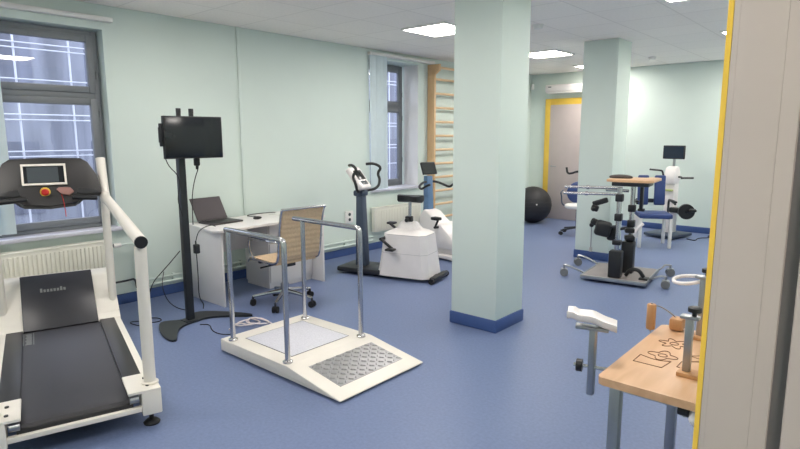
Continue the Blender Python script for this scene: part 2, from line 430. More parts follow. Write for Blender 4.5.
MB().tube(smooth([(.085, 2.07, .24), (.085, 2.24, .24), (.06, 2.31, .24), (.05, 2.325, .145)], 2), .010, 8).build('pipe', DSTEEL, r1, True)
r2 = radiator('white ribbed radiator under the far window behind the exercise bikes', 5.6, 6.6, .27, .60)
t = thing('wall_socket', 'white double wall socket behind the slate column of the exercise bike', 'socket', (0, 5.2, .52))
MB().b2((0.001, 5.13, .44), (.028, 5.27, .60), .006).build('cover', WHITE, t, True)
for z in (.485, .555): MB().cyl((.026, 5.2, z), (.031, 5.2, z), .022, n=16).build('outlet', LCD, t, True)

# ------------------------------------------------------------------ wall bars
t = thing('wall_bars', 'wooden gymnastic wall bars on the left wall partly behind the nearer pillar', 'wall bars', (.08, 7.3, .0))
for y in (6.90, 7.74):
    m = MB(); m.b2((.0, y, .02), (.135, y+.04, 2.52), .004); m.prism([(0, 2.50), (.135, 2.50), (.225, 2.56), (.225, 2.65), (0, 2.65)], y, y+.04, lambda a, b, h: Vector((a, h, b)), .004)
    m.build('upright', PINE, t, True)
zz = 2.60; xs = .19
for k in range(12):
    MB().tube([(xs, 6.93, zz), (xs, 7.75, zz)], .019, 12).build('rung', BIRCH, t, True)
    if k == 0: zz, xs = 2.44, .10
    else: zz -= .212

# ------------------------------------------------------------------ treadmill
A = math.radians(164)
tm = thing('treadmill', 'white and charcoal rehabilitation treadmill facing the near window', 'treadmill', (2.528, 1.348, 0), A)
VW = .81
def uvz(u, v, z): return Vector((u, v, z))
m = MB(); m.b2((.02, .14, .09), (2.1, .67, .15), .004); m.build('deck', DARK, tm)
for v0, v1, vi in ((0.0, .155, 1), (VW-.155, VW, -1)):
    sr = MB().b2((.24, v0+.012, .08), (1.75, v1-.004, .185), .008); sr = sr.build('side_rail', OFFW, tm)
    MB().b2((.26, v0+(.055 if v0 == 0 else -.002), .180), (1.66, v1+(.002 if v0 == 0 else -.055), .190), .003).build('foot_strip', DARK, sr)
m = MB()
pts = [(.045, .118), (.03, .14), (.045, .165), (.09, .176), (1.66, .176), (1.66, .16), (.1, .16), (.06, .15)]
m.prism(pts, .157, VW-.157, lambda a, b, h: Vector((a, h, b))); belt = m.build('belt', BELT, tm)
m = MB()
for k in range(10): m.b2((1.30+k*.026, .60, .1764), (1.318+k*.026, .632 if k % 3 else .638, .1772))
m.b2((1.29, .646, .1764), (1.57, .651, .1772)); m.b2((1.29, .586, .1764), (1.57, .591, .1772))
m.build('printed_mark', LOGO, belt)
MB().b2((-.005, .06, .10), (.03, VW-.06, .128), .004).build('rear_beam', OFFW, tm)
for v0, v1 in ((0.0, .165), (VW-.165, VW)):
    b = MB(); b.b2((-.01, v0, .205), (.25, v1, .222), .004)
    vo = v0 if v0 == 0 else v1-.10
    b.b2((-.012, vo, .075), (.11, vo+.10, .21), .006)
    br = b.build('rear_bracket', OFFW, tm)
    for uu in (.05, .16): MB().lathe([(.010, 0), (.010, .006)], (uu, v0+.06, .2225), n=10).build('bolt', DARK, br)
    MB().cyl((.02, (v0+v1)/2+ (.03 if v0 == 0 else -.03), .172), (.02, (v0+v1)/2+(.075 if v0 == 0 else -.075), .172), .022, n=14).build('roller_end', STEEL, br)
    vf = .05 if v0 == 0 else VW-.05
    f = MB(); f.cyl((.05, vf, .012), (.05, vf, .09), .012, n=10); f.lathe([(.042, 0), (.045, .008), (.03, .022), (.014, .026)], (.05, vf, 0), n=18); f.build('levelling_foot', RUBBER, tm)
    f = MB(); f.cyl((1.95, vf, .012), (1.95, vf, .12), .012, n=10); f.lathe([(.042, 0), (.045, .008), (.03, .022), (.014, .026)], (1.95, vf, 0), n=18); f.build('levelling_foot', RUBBER, tm)
# motor hood
m = MB(); m.prism([(1.60, .09), (1.60, .19), (1.66, .225), (1.93, .475), (1.98, .495), (2.12, .49), (2.2, .44), (2.22, .09)], .01, VW-.01, lambda a, b, h: Vector((a, h, b)), .012)
hood = m.build('motor_hood', OFFW, tm)
def slope(s, off):           # point along hood slope
    a, b = Vector((1.617, .19)), Vector((1.955, .497)); d = b-a; nrm = Vector((-d.y, d.x)).normalized()
    q = a+d*s+nrm*off; return q
m = MB(); P = [slope(-.06, 0), slope(-.06, .02), slope(1.03, .02), slope(1.03, -.02)]
m.prism([(q.x, q.y) for q in P],   .165, VW-.160, lambda a, b, h: Vector((a, h, b)), .004); hp = m.build('hood_panel', PANEL, hood)
m = MB()
for k in range(8):
    hgt = .05 if k in (0, 6) else .034
    a, b = slope(.66, .0205), slope(.66+hgt*2, .0212)
    v = .525-k*.022
    m.prism([(slope(.66, .019).x, slope(.66, .019).y), (slope(.66, .0208).x, slope(.66, .0208).y), (slope(.66+hgt*1.6, .0208).x, slope(.66+hgt*1.6, .0208).y), (slope(.66+hgt*1.6, .019).x, slope(.66+hgt*1.6, .019).y)], v, v-.015, lambda a, b, h: Vector((a, h, b)))
m.build('logo', LOGO, hp)
for v in (.04, VW-.04):
    side = 'handrail'
    r = MB(); r.tube(smooth([(1.83, v, 1.42), (1.79, v, 1.30), (1.72, v, 1.135), (1.60, v, 1.12), (1.2, v, 1.10), (.7, v, 1.07), (.04, v, 1.03)], 2), .034, 16)
    hr = r.build('handrail', OFFW, tm)
    MB().cyl((.043, v, 1.03), (.028, v, 1.029), .0335, n=18).build('end_cap', BLACK, hr)
    MB().tube([(.085, v, .215), (.08, v, 1.0)], .032, 16).build('rear_post', OFFW, hr)
    MB().tube([(1.76, v, .2), (1.76, v, 1.17)], .030, 16).build('front_post', OFFW, hr)
    MB().lathe([(.045, 0), (.045, .01), (.034, .014)], (.085, v, .221), n=18).build('post_flange', OFFW, hr)
# console
T = math.radians(24)
def con(v, z, h): # v across, z measured vertical at u=1.68, leaning back
    dz = z-1.10
    return Vector((1.63+dz*math.tan(T)+h*math.cos(T), v, z-h*math.sin(T)))
c0 = VW/2
half = [(0, 1.435), (.225, 1.43), (.27, 1.40), (.325, 1.30), (.345, 1.20), (.34, 1.165), (.22, 1.155), (.185, 1.125), (.165, 1.10), (0, 1.09)]
poly = [(c0+a, b) for a, b in half] + [(c0-a, b) for a, b in half[::-1]][1:-1]
m = MB(); m.prism(poly, 0, .08, con, .008); cons = m.build('console', DARK, tm)
def frame_on(v0, v1, z0, z1, t_, h0, h1):
    q = MB()
    for (a, b, c, d) in ((v0, v1, z1-t_, z1), (v0, v1, z0, z0+t_), (v0, v0+t_, z0+t_, z1-t_), (v1-t_, v1, z0+t_, z1-t_)):
        q.prism([(a, c), (b, c), (b, d), (a, d)], h0, h1, con)
    return q
frame_on(.285, .567, 1.235, 1.385, .014, -.014, .004).build('screen_bezel', OFFW, cons)
m = MB(); m.prism([(.298, 1.248), (.554, 1.248), (.554, 1.372), (.298, 1.372)], -.006, .004, con); sc = m.build('screen', SCREEN, cons)
m = MB(); m.prism([(.335, 1.255), (.53, 1.255), (.53, 1.365), (.335, 1.365)], -.0075, -.006, con); m.build('display', LCD, sc)
RT = Matrix.Rotation(-PI/2-T*0, 3, 'Y')
es = con(.43, 1.19, 0)
m = MB(); m.lathe([(.034, 0), (.034, .012), (.022, .016)], es, RT, 20); eb = m.build('emergency_stop', YEL, cons)
MB().lathe([(.014, .014), (.014, .03), (.024, .032), (.025, .044), (.018, .05)], es, RT, 20).build('stop_button', RED, eb)
kc = con(.30, 1.185, -.01)
m = MB(); m.prism([(.36, 1.20), (.34, 1.215), (.27, 1.21), (.245, 1.18), (.28, 1.155), (.33, 1.165)], -.018, .0, con, .003); kk = m.build('safety_key', PINK, cons)
MB().tube(smooth([con(.33, 1.16, -.02), con(.322, 1.12, -.025), con(.318, 1.05, -.05), con(.316, 1.0, -.03)], 2), .0025, 6).build('key_cord', RED, kk)
m = MB(); m.prism([(.215, 1.21), (.10, 1.19), (.075, 1.165), (.20, 1.16), (.23, 1.17)], -.012, .0, con, .003); m.build('grip_recess', BLACK, cons)
m = MB(); m.prism([(c0*2-.215, 1.21), (c0*2-.10, 1.19), (c0*2-.075, 1.165), (c0*2-.20, 1.16), (c0*2-.23, 1.17)], -.012, .0, con, .003); m.build('grip_recess', BLACK, cons)
for s in (-1, 1):
    MB().tube([(1.56, c0+s*.14, 1.150), (1.56, c0+s*.30, 1.137)], .017, 12).build('hand_grip', BLACK, cons)
    MB().tube([(1.56, c0+s*.15, 1.148), (1.64, c0+s*.15, 1.14)], .012, 10).build('grip_stem', BLACK, cons)

# ------------------------------------------------------------------ television and its stand
st = thing('display_stand', 'dark floor stand with a crescent foot carrying the television', 'stand', (.99, 2.36, 0))
m = MB(); crescent = smooth([(a_, b_, 0) for a_, b_ in [(0.867, 2.137), (0.852, 2.197), (0.928, 2.294), (0.909, 2.359), (0.827, 2.475), (0.83, 2.547), (0.976, 2.672), (1.245, 2.809), (1.299, 2.775), (1.104, 2.609), (1.031, 2.49), (1.046, 2.368), (1.07, 2.259), (1.144, 2.164), (1.264, 2.088), (1.363, 2.039), (1.353, 1.995), (1.217, 2.002), (1.023, 2.06)]], 1, True)
m.prism([(q.x, q.y) for q in crescent], .002, .018, lambda a, b, h: Vector((a, b, h)))
m.b2((.94, 2.29, .002), (1.05, 2.40, .024), .004)
m.build('foot', POLE, st, True)
pol = MB().b2((.960, 2.325, .018), (1.018, 2.385, 1.70), .008).build('pole', POLE, st, True)
m = MB(); m.b2((1.018, 2.28, 1.50), (1.032, 2.48, 1.68), .003)
for y in (2.335, 2.445): m.b2((1.030, y-.018, 1.42), (1.048, y+.018, 1.815), .003)
m.build('mount_bracket', BLACK, st, True)
for y in (2.335, 2.445): MB().b2((1.030, y-.016, 1.775), (1.055, y+.016, 1.812), .004).build('hook', BLACK, pol, True)
tv = thing('television', 'black flat television on the dark stand, screen off', 'television', (1.115, 2.415, 1.41), math.radians(-3))
MB().b2((-.024, -.25, 0), (.012, .25, .34), .006).build('tv_case', BLACK, tv)
MB().b2((.012, -.24, .012), (.0145, .24, .330), .001).build('screen', SCREEN, tv)
m = MB(); m.b2((-.035, -.27, .10), (-.005, -.247, .28), .004); m.b2((-.03, -.277, .13), (-.01, -.268, .25), .003); m.build('side_handle', BLACK, tv)
MB().b2((-.05, -.15, .06), (-.024, .15, .28), .006).build('rear_housing', BLACK, tv)
def cable(pts, label, r=.004, m_=None, grp='loose black cables', it=3):
    o = MB().tube(smooth(pts, it), r, 7).build('cable', m_ or RUBBER)
    return tag(o, label, 'cable', grp)
cable([(1.04, 2.20, 1.42), (1.05, 2.22, 1.35), (1.03, 2.30, 1.28), (1.05, 2.31, 1.2), (1.06, 2.27, 1.08), (1.05, 2.30, .98), (1.05, 2.315, .93)], 'black cable looping from the left underside of the television to the pole')
cable([(1.05, 2.46, 1.41), (1.06, 2.48, 1.34), (1.05, 2.44, 1.24), (1.05, 2.41, 1.12), (1.045, 2.405, 1.02), (1.04, 2.405, .85)], 'black cable from under the middle of the television down the right of the pole')
t = thing('power_plug', 'black plug hanging under the right half of the television', 'plug', (1.05, 2.465, 1.34))
MB().b2((1.03, 2.445, 1.345), (1.075, 2.485, 1.41), .008).build('plug_body', BLACK, t, True)
MB().cyl((1.05, 2.465, 1.315), (1.05, 2.465, 1.345), .010, n=10).build('strain_relief', BLACK, t, True)
t = thing('power_adapter', 'black power adapter hanging beside the pole in front of the desk panel', 'adapter', (1.04, 2.425, .64))
MB().b2((1.02, 2.40, .60), (1.065, 2.445, .68), .008).build('adapter_body', BLACK, t, True)
MB().cyl((1.04, 2.42, .68), (1.04, 2.42, .71), .007, n=8).build('strain_relief', BLACK, t, True)
cable([(1.04, 2.42, .70), (1.03, 2.45, .78), (.95, 2.55, .80), (.80, 2.72, .79), (.72, 2.80, .756)], 'black cable rising from the adapter to the desk top')
cable([(1.04, 2.42, .60), (1.03, 2.43, .4), (1.0, 2.44, .2), (.90, 2.54, .10), (.74, 2.62, .006)], 'black cable hanging from the adapter down to the floor beside the desk panel')
cable([(.93, 2.33, .62), (.75, 2.28, .45), (.62, 2.20, .30), (.58, 2.18, .08), (.62, 2.14, .006), (.70, 2.22, .006), (.80, 2.20, .006), (.78, 2.10, .006), (.64, 2.06, .006), (.62, 1.98, .006), (.78, 2.0, .006), (.84, 2.06, .006)], 'black cable coiling on the floor left of the pole')
cable([(.05, 2.60, .25), (.3, 2.45, .18), (.45, 2.42, .07), (.55, 2.46, .006), (.70, 2.50, .006)], 'black cable running from the wall pipes towards the pole')
cable([(1.14, 2.36, .006), (1.2, 2.42, .006), (1.36, 2.34, .006), (1.50, 2.34, .006), (1.58, 2.42, .006), (1.66, 2.44, .006), (1.74, 2.5, .008)], 'black cable snaking over the floor from the stand to the weighing platform')

# ------------------------------------------------------------------ desk
dk = thing('desk', 'white laminate desk with a drawer unit standing along the left wall', 'desk', (.5, 3.4, 0))
m = MB(); m.prism([(.22, 2.78), (.84, 2.69), (.90, 2.73), (.86, 3.3), (.84, 4.06), (.16, 4.06)], .715, .74, lambda a, b, h: Vector((a, b, h)), .003); m.build('desktop', LAM, dk, True)
MB().b2((.26, 2.775, 0), (.85, 2.795, .715), .002).build('end_panel', LAM, dk, True)
MB().b2((.20, 4.02, 0), (.83, 4.042, .715), .002).build('end_panel', LAM, dk, True)
MB().b2((.26, 2.795, .40), (.28, 3.44, .715), .002).build('modesty_panel', LAM, dk, True)
du = MB().b2((.22, 3.44, .04), (.64, 4.02, .70), .003).build('drawer_unit', LAM, dk, True)
for z in (.06, .275, .49):
    d = MB().b2((.64, 3.45, z), (.656, 4.01, z+.205), .003).build('drawer', LAM, du, True)
MB().b2((.23, 3.45, 0), (.63, 4.01, .04)).build('plinth', LAM, du, True)

# laptop
lp = thing('laptop', 'open dark grey laptop standing on the left end of the white desk', 'laptop', (.44, 2.97, .742), math.radians(4))
MB().box((.02, .05, .009), (.25, .35, .016), None, .005).build('laptop_base', LAPG, lp)
MB().box((.03, .05, .0175), (.16, .30, .002)).build('keyboard', BLACK, lp)
R = Matrix.Rotation(math.radians(-30), 3, 'Y')
ld = MB().box(Vector((-.112, .05, .016)) + R @ Vector((0, 0, .125)), (.010, .35, .25), R, .004).build('lid', LAPG, lp)
MB().box(Vector((-.112, .05, .016)) + R @ Vector((.0055, 0, .128)), (.002, .325, .215), R).build('screen', mat('laptop_screen', (62, 54, 58), .5), ld)
ms = thing('computer_mouse', 'small black mouse on the desk right of the laptop', 'mouse', (.53, 3.40, .741))
MB().sphere((0, 0, .013), (.032, .05, .016)).build('mouse_body', BLACK, ms)
MB().cyl((.018, -.02, .026), (.022, -.01, .028), .004, n=8).build('scroll_wheel', DARK, ms)
cable([(.51, 3.44, .748), (.40, 3.5, .746), (.28, 3.42, .746), (.20, 3.55, .746), (.22, 3.75, .746), (.30, 3.8, .746)], 'thin black cable lying across the back of the desk top')
tag(MB().box((.40, 3.85, .743), (.21, .29, .005), Euler((0, 0, .2)), .001).build('paper_sheet', WHITE), 'white papers lying on the right part of the desk', 'paper')

# ------------------------------------------------------------------ office chair
def office_chair():
    t = thing('office_chair', 'beige ribbed office chair with a chrome frame at the white desk', 'chair', (1.18, 3.23, 0), math.radians(177))
    def sling(path, w, name, rib=.007, nr=1):
        # path of (x,z) polyline; ribbed thin slab
        pts = smooth([Vector((a, 0, b)) for a, b in path], 3)
        m = MB(); top, bot = [], []
        dens = []
        for a, b in zip(pts, pts[1:]):
            n = max(1, int((b-a).length/.008))
            dens += [a+(b-a)*k/n for k in range(n)]
        dens.append(pts[-1]); s = 0
        for i, p in enumerate(dens):
            if i: s += (p-dens[i-1]).length
            tt = (dens[min(i+1, len(dens)-1)]-dens[max(i-1, 0)]).normalized(); nn = Vector((-tt.z, 0, tt.x))
            bump = rib*abs(math.sin(s/.045*PI))
            top.append(p+nn*(.008+bump)); bot.append(p-nn*(.008+bump))
        poly = top+bot[::-1]
        m.prism([(q.x, q.z) for q in poly], -w/2, w/2, lambda a, b, h: Vector((a, h, b)))
        return m.build(name, SLING, t, angle=50)
    seat = sling([(.25, .425), (.22, .45), (.1, .452), (-.1, .445), (-.2, .45)], .44, 'seat')
    back = sling([(-.21, .47), (-.25, .52), (-.265, .65), (-.285, .8), (-.32, .93), (-.345, .955)], .43, 'backrest')
    for s in (-1, 1):
        y = s*.232
        fr = MB().tube(smooth([(.26, y, .415), (.22, y, .45), (0, y, .45), (-.2, y, .447), (-.25, y, .50), (-.268, y, .65), (-.29, y, .80), (-.325, y, .935), (-.35, y, .96)], 2), .011, 10).build('side_frame', CHROME, t)
        ar = MB().tube(smooth([(.13, y, .45), (.14, s*.27, .50), (.15, s*.285, .62), (.10, s*.285, .665), (-.12, s*.285, .67), (-.24, s*.27, .665), (-.272, y, .66)], 2), .010, 10).build('armrest', CHROME, t)
        MB().box((-.03, s*.285, .678), (.22, .034, .016), None, .006).build('arm_pad', BLACK, ar)
    MB().tube([(-.345, -.24, .955), (-.345, .24, .955)], .012, 10).build('top_bar', CHROME, t)
    m = MB(); m.b2((-.10, -.22, .415), (-.07, .22, .437), .004); m.b2((.07, -.22, .415), (.10, .22, .437), .004); m.b2((-.12, -.05, .385), (.12, .05, .418), .008); m.build('tilt_mechanism', DSTEEL, t)
    MB().tube([(.03, .05, .395), (.03, .24, .385)], .008, 8).build('lever', BLACK, t)
    MB().cyl((0, 0, .2), (0, 0, .39), .022, n=16).build('gas_lift', BLACK, t)
    bs = MB().lathe([(.035, .075), (.04, .09), (.04, .2), (.028, .21)], n=20).build('base_hub', CHROME, t)
    for k in range(5):
        a = 2*PI*k/5+.98; d = Vector((math.cos(a), math.sin(a), 0))
        m = MB(); m.tube([d*.03+Vector((0, 0, .13)), d*.15+Vector((0, 0, .115)), d*.30+Vector((0, 0, .088))], .02, 10, radii=[.024, .019, .014]); m.build('base_leg', CHROME, t)
        p = Vector((-d.y, d.x, 0)); c = d*.30+Vector((0, 0, .031))
        cs = MB().cyl(d*.30+Vector((0, 0, .05)), d*.30+Vector((0, 0, .09)), .010, n=10).build('caster', DSTEEL, t)
        for s in (-1, 1): MB().cyl(c+p*s*.008, c+p*s*.026, .03, n=18).build('wheel', RUBBER, cs)
    return t
office_chair()

# ------------------------------------------------------------------ weighing platform with rails
pf = thing('weighing_platform', 'white wheelchair weighing platform with chrome handrails and a ramp', 'platform scale', (2.25, 2.54, 0))
X0, X1, X2, YA, YB = 1.81, 2.60, 3.11, 2.15, 2.94
m = MB(); m.prism([(X0, .012), (X0, .10), (X1, .10), (X2, .022), (X2, .012)], YA, YB, lambda a, b, h: Vector((a, h, b)), .006); m.build('deck', OFFW, pf, True)
MB().b2((1.95, YA+.13, .098), (2.49, YB-.13, .1025), .001).build('step_plate', STEP, pf, True)
m = MB()
for a, b in (((1.945, YA+.125), (2.495, YA+.13)), ((1.945, YB-.13), (2.495, YB-.125)), ((1.945, YA+.13), (1.95, YB-.13)), ((2.49, YA+.13), (2.495, YB-.13))):
    m.b2((*a, .098), (*b, .1015))
m.build('plate_gap', DARK, pf, True)
sl = (.10-.022)/(X2-X1); xa, xb = 2.69, 2.995
m = MB(); zt = lambda x: .10-sl*(x-X1)
m.prism([(xa, zt(xa)-.004), (xa, zt(xa)+.003), (xb, zt(xb)+.003), (xb, zt(xb)-.004)], YA+.11, YB-.09, lambda a, b, h: Vector((a, h, b)))
for i in range(8):
    for j in range(13):
        x = xa+.02+i*(xb-xa-.04)/7; y = YA+.13+j*(YB-YA-.24)/12
        a = PI/4 if (i+j) % 2 else -PI/4; L_, w_ = .021, .0065
        d1 = Vector((math.cos(a), math.sin(a))); d2 = Vector((-d1.y, d1.x))
        lo = [Vector((x, y))+d1*p*L_+d2*q*w_ for p, q in ((1, 0), (.5, .8), (-.5, .8), (-1, 0), (-.5, -.8), (.5, -.8))]
        hi = [Vector((x, y))+d1*p*L_*.6+d2*q*w_*.4 for p, q in ((1, 0), (.5, .8), (-.5, .8), (-1, 0), (-.5, -.8), (.5, -.8))]
        V_ = [Vector((q.x, q.y, zt(q.x)+.0028)) for q in lo]+[Vector((q.x, q.y, zt(q.x)+.012)) for q in hi]
        m._add(V_, [tuple(range(6, 12))]+[(k, (k+1) % 6, 6+(k+1) % 6, 6+k) for k in range(6)])
m.build('ramp_plate', CHEQ, pf, True)
for x, y in ((1.88, 2.21), (2.9, 2.21), (1.88, 2.88), (2.9, 2.88)): MB().cyl((x, y, 0), (x, y, .015), .03, n=16).build('rubber_foot', RUBBER, pf, True)
ZR = .925
for ya, xl, xr, over in ((2.195, 1.91, 2.555, .03), (2.862, 1.925, 2.575, .11)):
    hr = MB().tube(smooth([(xl-over, ya, ZR), (xl+.1, ya, ZR), (xr-.06, ya, ZR), (xr-.005, ya, ZR-.004), (xr, ya, ZR-.05), (xr, ya, ZR-.12)], 2), .019, 16).build('handrail', CHROME, pf, True)
    for x, z1 in ((xl, ZR), (xr, ZR-.10)):
        ps = MB().cyl((x, ya, .10), (x, ya, z1), .0185, n=18).build('post', CHROME, pf, True)
        MB().lathe([(.034, 0), (.034, .012), (.022, .02)], (x, ya, .10), n=20).build('flange', CHROME, ps, True)
cable([(1.46, 2.44, .012), (1.40, 2.56, .03), (1.50, 2.62, .012), (1.36, 2.68, .035), (1.48, 2.74, .012), (1.58, 2.62, .04), (1.44, 2.50, .02), (1.34, 2.62, .012), (1.42, 2.76, .03), (1.56, 2.78, .012), (1.62, 2.68, .035), (1.50, 2.56, .045), (1.40, 2.70, .045), (1.58, 2.72, .05), (1.68, 2.74, .015), (1.74, 2.66, .012)],
      'white tangled cable bundle on the floor behind the weighing platform', .0065, mat('white_cable', (226, 214, 212), .5), None, 1)

# ------------------------------------------------------------------ exercise bike with seat
bk = thing('exercise_bike', 'white exercise bike with black saddle and slate column, left of the pair', 'exercise bike', (.80, 4.64, 0), math.radians(15))
MB().b2((-.22, -.20, .025), (.50, .20, .085), .02).build('base_plate', DSTEEL, bk)
m = MB(); m.prism([(-.05, .08), (.09, .08), (.05, .94), (-.03, .94)], -.055, .055, lambda a, b, h: Vector((a, h, b)), .015); m.build('column', SLATE, bk)
# console
cr = Matrix.Rotation(math.radians(-38), 3, 'Y')
cs = MB().box((-.02, 0, 1.10), (.07, .24, .30), cr, .025, 3).build('console', PLAST, bk)
MB().box(Vector((-.02, 0, 1.10)) + cr @ Vector((.036, 0, .03)), (.006, .16, .13), cr, .002).build('display', SCREEN, cs)
MB().box(Vector((-.02, 0, 1.10)) + cr @ Vector((.037, 0, -.08)), (.006, .12, .05), cr, .002).build('keypad', LCD, cs)
m = MB()
for s in (-1, 1):
    m.tube(smooth([(0, 0, .95), (.03, s*.09, .955), (.10, s*.24, .975), (.11, s*.29, 1.07), (.07, s*.29, 1.15), (.13, s*.29, 1.22), (.05, s*.25, 1.27), (-.03, s*.19, 1.262)], 2), .0165, 10)
m.build('handlebar', BLACK, bk)
MB().b2((-.06, -.07, .90), (.07, .07, .97), .02).build('handlebar_clamp', SLATE, bk)
# body
def body_ring(z, x0, x1, hw, nb=.06):
    return [(x0, -hw+nb), (x0+nb, -hw), (x1-nb, -hw), (x1, -hw+nb), (x1, hw-nb), (x1-nb, hw), (x0+nb, hw), (x0, hw-nb)], z
def loft(rings):
    m = MB(); rr = []
    for pts, z in rings: rr.append([m.bm.verts.new((a, b, z)) for a, b in pts])
    n = len(rr[0])
    for A_, B_ in zip(rr, rr[1:]):
        for k in range(n): m.bm.faces.new((A_[k], A_[(k+1) % n], B_[(k+1) % n], B_[k]))
    m.bm.faces.new(rr[0][::-1]); m.bm.faces.new(rr[-1]); return m
bd = loft([body_ring(.04, .31, .95, .22), body_ring(.20, .34, .93, .21), body_ring(.44, .37, .90, .195), body_ring(.515, .385, .89, .19), body_ring(.535, .42, .86, .17), body_ring(.565, .49, .79, .09), body_ring(.64, .54, .72, .055, .03)]).build('body_shell', PLAST, bk)
m = loft([body_ring(.505, .384, .892, .1915), body_ring(.509, .384, .891, .1915)]); m.build('shell_seam', mat('seam_grey', (196, 192, 190), .5), bd)
m = loft([body_ring(.30, .351, .919, .2045), body_ring(.304, .351, .918, .2045)]); m.build('shell_seam', mat('seam_grey', (196, 192, 190), .5), bd)
MB().cyl((.635, 0, .62), (.64, 0, .88), .018, n=14).build('seat_post', CHROME, bk)
MB().b2((.59, -.03, .62), (.67, .03, .70), .01).build('post_collar', BLACK, bk)
kn = MB().cyl((.63, -.03, .66), (.63, -.08, .66), .02, n=14).build('height_knob', BLACK, bk)
m = MB(); prof = [(-.16, .028), (-.10, .035), (0, .06), (.07, .115), (.11, .11), (.13, .06)]
rings = []
sd = MB()
L = []
for x, hw in prof:
    L.append(([(.655+x, -hw, .875), (.655+x, -hw*.95, .93), (.655+x, 0, .94), (.655+x, hw*.95, .93), (.655+x, hw, .875), (.655+x, 0, .855)]))
vr = [[sd.bm.verts.new(q) for q in r_] for r_ in L]
for A_, B_ in zip(vr, vr[1:]):
    for k in range(6): sd.bm.faces.new((A_[k], A_[(k+1) % 6], B_[(k+1) % 6], B_[k]))
sd.bm.faces.new(vr[0][::-1]); sd.bm.faces.new(vr[-1])
sd.build('saddle', BLACK, bk, angle=60)
m = MB(); m.cyl((.40, -.26, .46), (.40, .26, .46), .018, n=14); m.build('crank_axle', BLACK, bk)
for s, a in ((-1, math.radians(-34)), (1, math.radians(146))):
    p1 = Vector((.40+.175*math.cos(a), s*.255, .46+.175*math.sin(a)))
    ck = MB().tube([(.40, s*.25, .46), p1], .016, 10).build('crank', BLACK, bk)
    MB().box(p1+Vector((0, s*.05, 0)), (.10, .09, .026), None, .008).build('pedal', BLACK, ck)
m = MB(); m.b2((.9, -.04, .025), (1.02, .04, .06)); m.b2((.96, -.2, .02), (1.03, .2, .07), .015); m.build('rear_stabiliser', BLACK, bk)
for s in (-1, 1): MB().cyl((.995, s*.2, .032), (.995, s*.23, .032), .032, n=16).build('transport_wheel', RUBBER, bk)

# ------------------------------------------------------------------ second trainer behind
b2 = thing('recumbent_trainer', 'white recumbent trainer with a blue grey column and dark monitor, partly behind the nearer pillar', 'exercise bike', (.74, 6.0, 0), math.radians(-8))
MB().b2((-.25, -.2, .02), (1.0, .2, .07), .015).build('base_plate', PLAST, b2)
m = MB(); m.prism([(-.06, .06), (.08, .06), (.03, 1.06), (-.05, 1.06)], -.05, .05, lambda a, b, h: Vector((a, h, b)), .012); m.build('column', BLUEG, b2)
cr = Matrix.Rotation(math.radians(-20), 3, 'Y')
mn = MB().box((.0, 0, 1.16), (.03, .25, .17), cr, .006).build('monitor', BLACK, b2)
MB().box(Vector((.0, 0, 1.16)) + cr @ Vector((.016, 0, 0)), (.003, .225, .145), cr).build('display', SCREEN, mn)
m = MB()
for s in (-1, 1): m.tube(smooth([(0, s*.02, .98), (.02, s*.12, .98), (.06, s*.24, .93), (.14, s*.26, .90), (.22, s*.26, .95), (.28, s*.24, .97)], 2), .016, 10)
m.build('handlebar', BLACK, b2)
m = MB(); m.prism([(-.06, .06), (-.06, .52), (.02, .62), (.12, .60), (.26, .48), (.42, .34), (.60, .26), (.95, .22), (.95, .06)], -.12, .12, lambda a, b, h: Vector((a, h, b)), .03); m.build('body_shell', PLAST, b2)
m = MB(); m.prism([(.20, .30), (.30, .47), (.40, .45), (.60, .30), (.66, .14), (.3, .14)], -.17, .17, lambda a, b, h: Vector((a, h, b)), .03); m.build('flywheel_cover', PLAST, b2)
MB().cyl((.36, -.24, .42), (.36, .24, .42), .016, n=12).build('crank_axle', BLACK, b2)
for s, a in ((-1, math.radians(60)), (1, math.radians(240))):
    p1 = Vector((.36+.15*math.cos(a), s*.23, .42+.15*math.sin(a)))
    ck = MB().tube([(.36, s*.23, .42), p1], .014, 10).build('crank', BLACK, b2)
    MB().box(p1+Vector((0, s*.05, 0)), (.12, .09, .04), None, .012).build('pedal', BLACK, ck)
st_ = MB().b2((.72, -.16, .42), (1.0, .16, .50), .03).build('seat', BLACK, b2)
MB().b2((.80, -.03, .2), (.90, .03, .43), .01).build('seat_post', DSTEEL, b2)

# ------------------------------------------------------------------ gym ball
t = thing('gym_ball', 'large black exercise ball in the far left corner by the yellow door frame', 'exercise ball', (.49, 9.44, 0))
bm_ = MB(); bm_.sphere((0, 0, .335), (.335, .335, .335), 40, 28); bl = bm_.build('ball_skin', BALL, t, angle=80)
m = MB()
for z in (.20, .27, .335, .40, .47):
    rr = .335*math.sqrt(1-((z-.335)/.335)**2)
    m.tube([(rr*math.cos(2*PI*k/48), rr*math.sin(2*PI*k/48), z) for k in range(48)], .004, 6, closed=True)
m.build('ridge', BALL, bl)
MB().cyl((.206, -.255, .37), (.214, -.265, .373), .014, n=12).build('valve_plug', WHITE, bl)

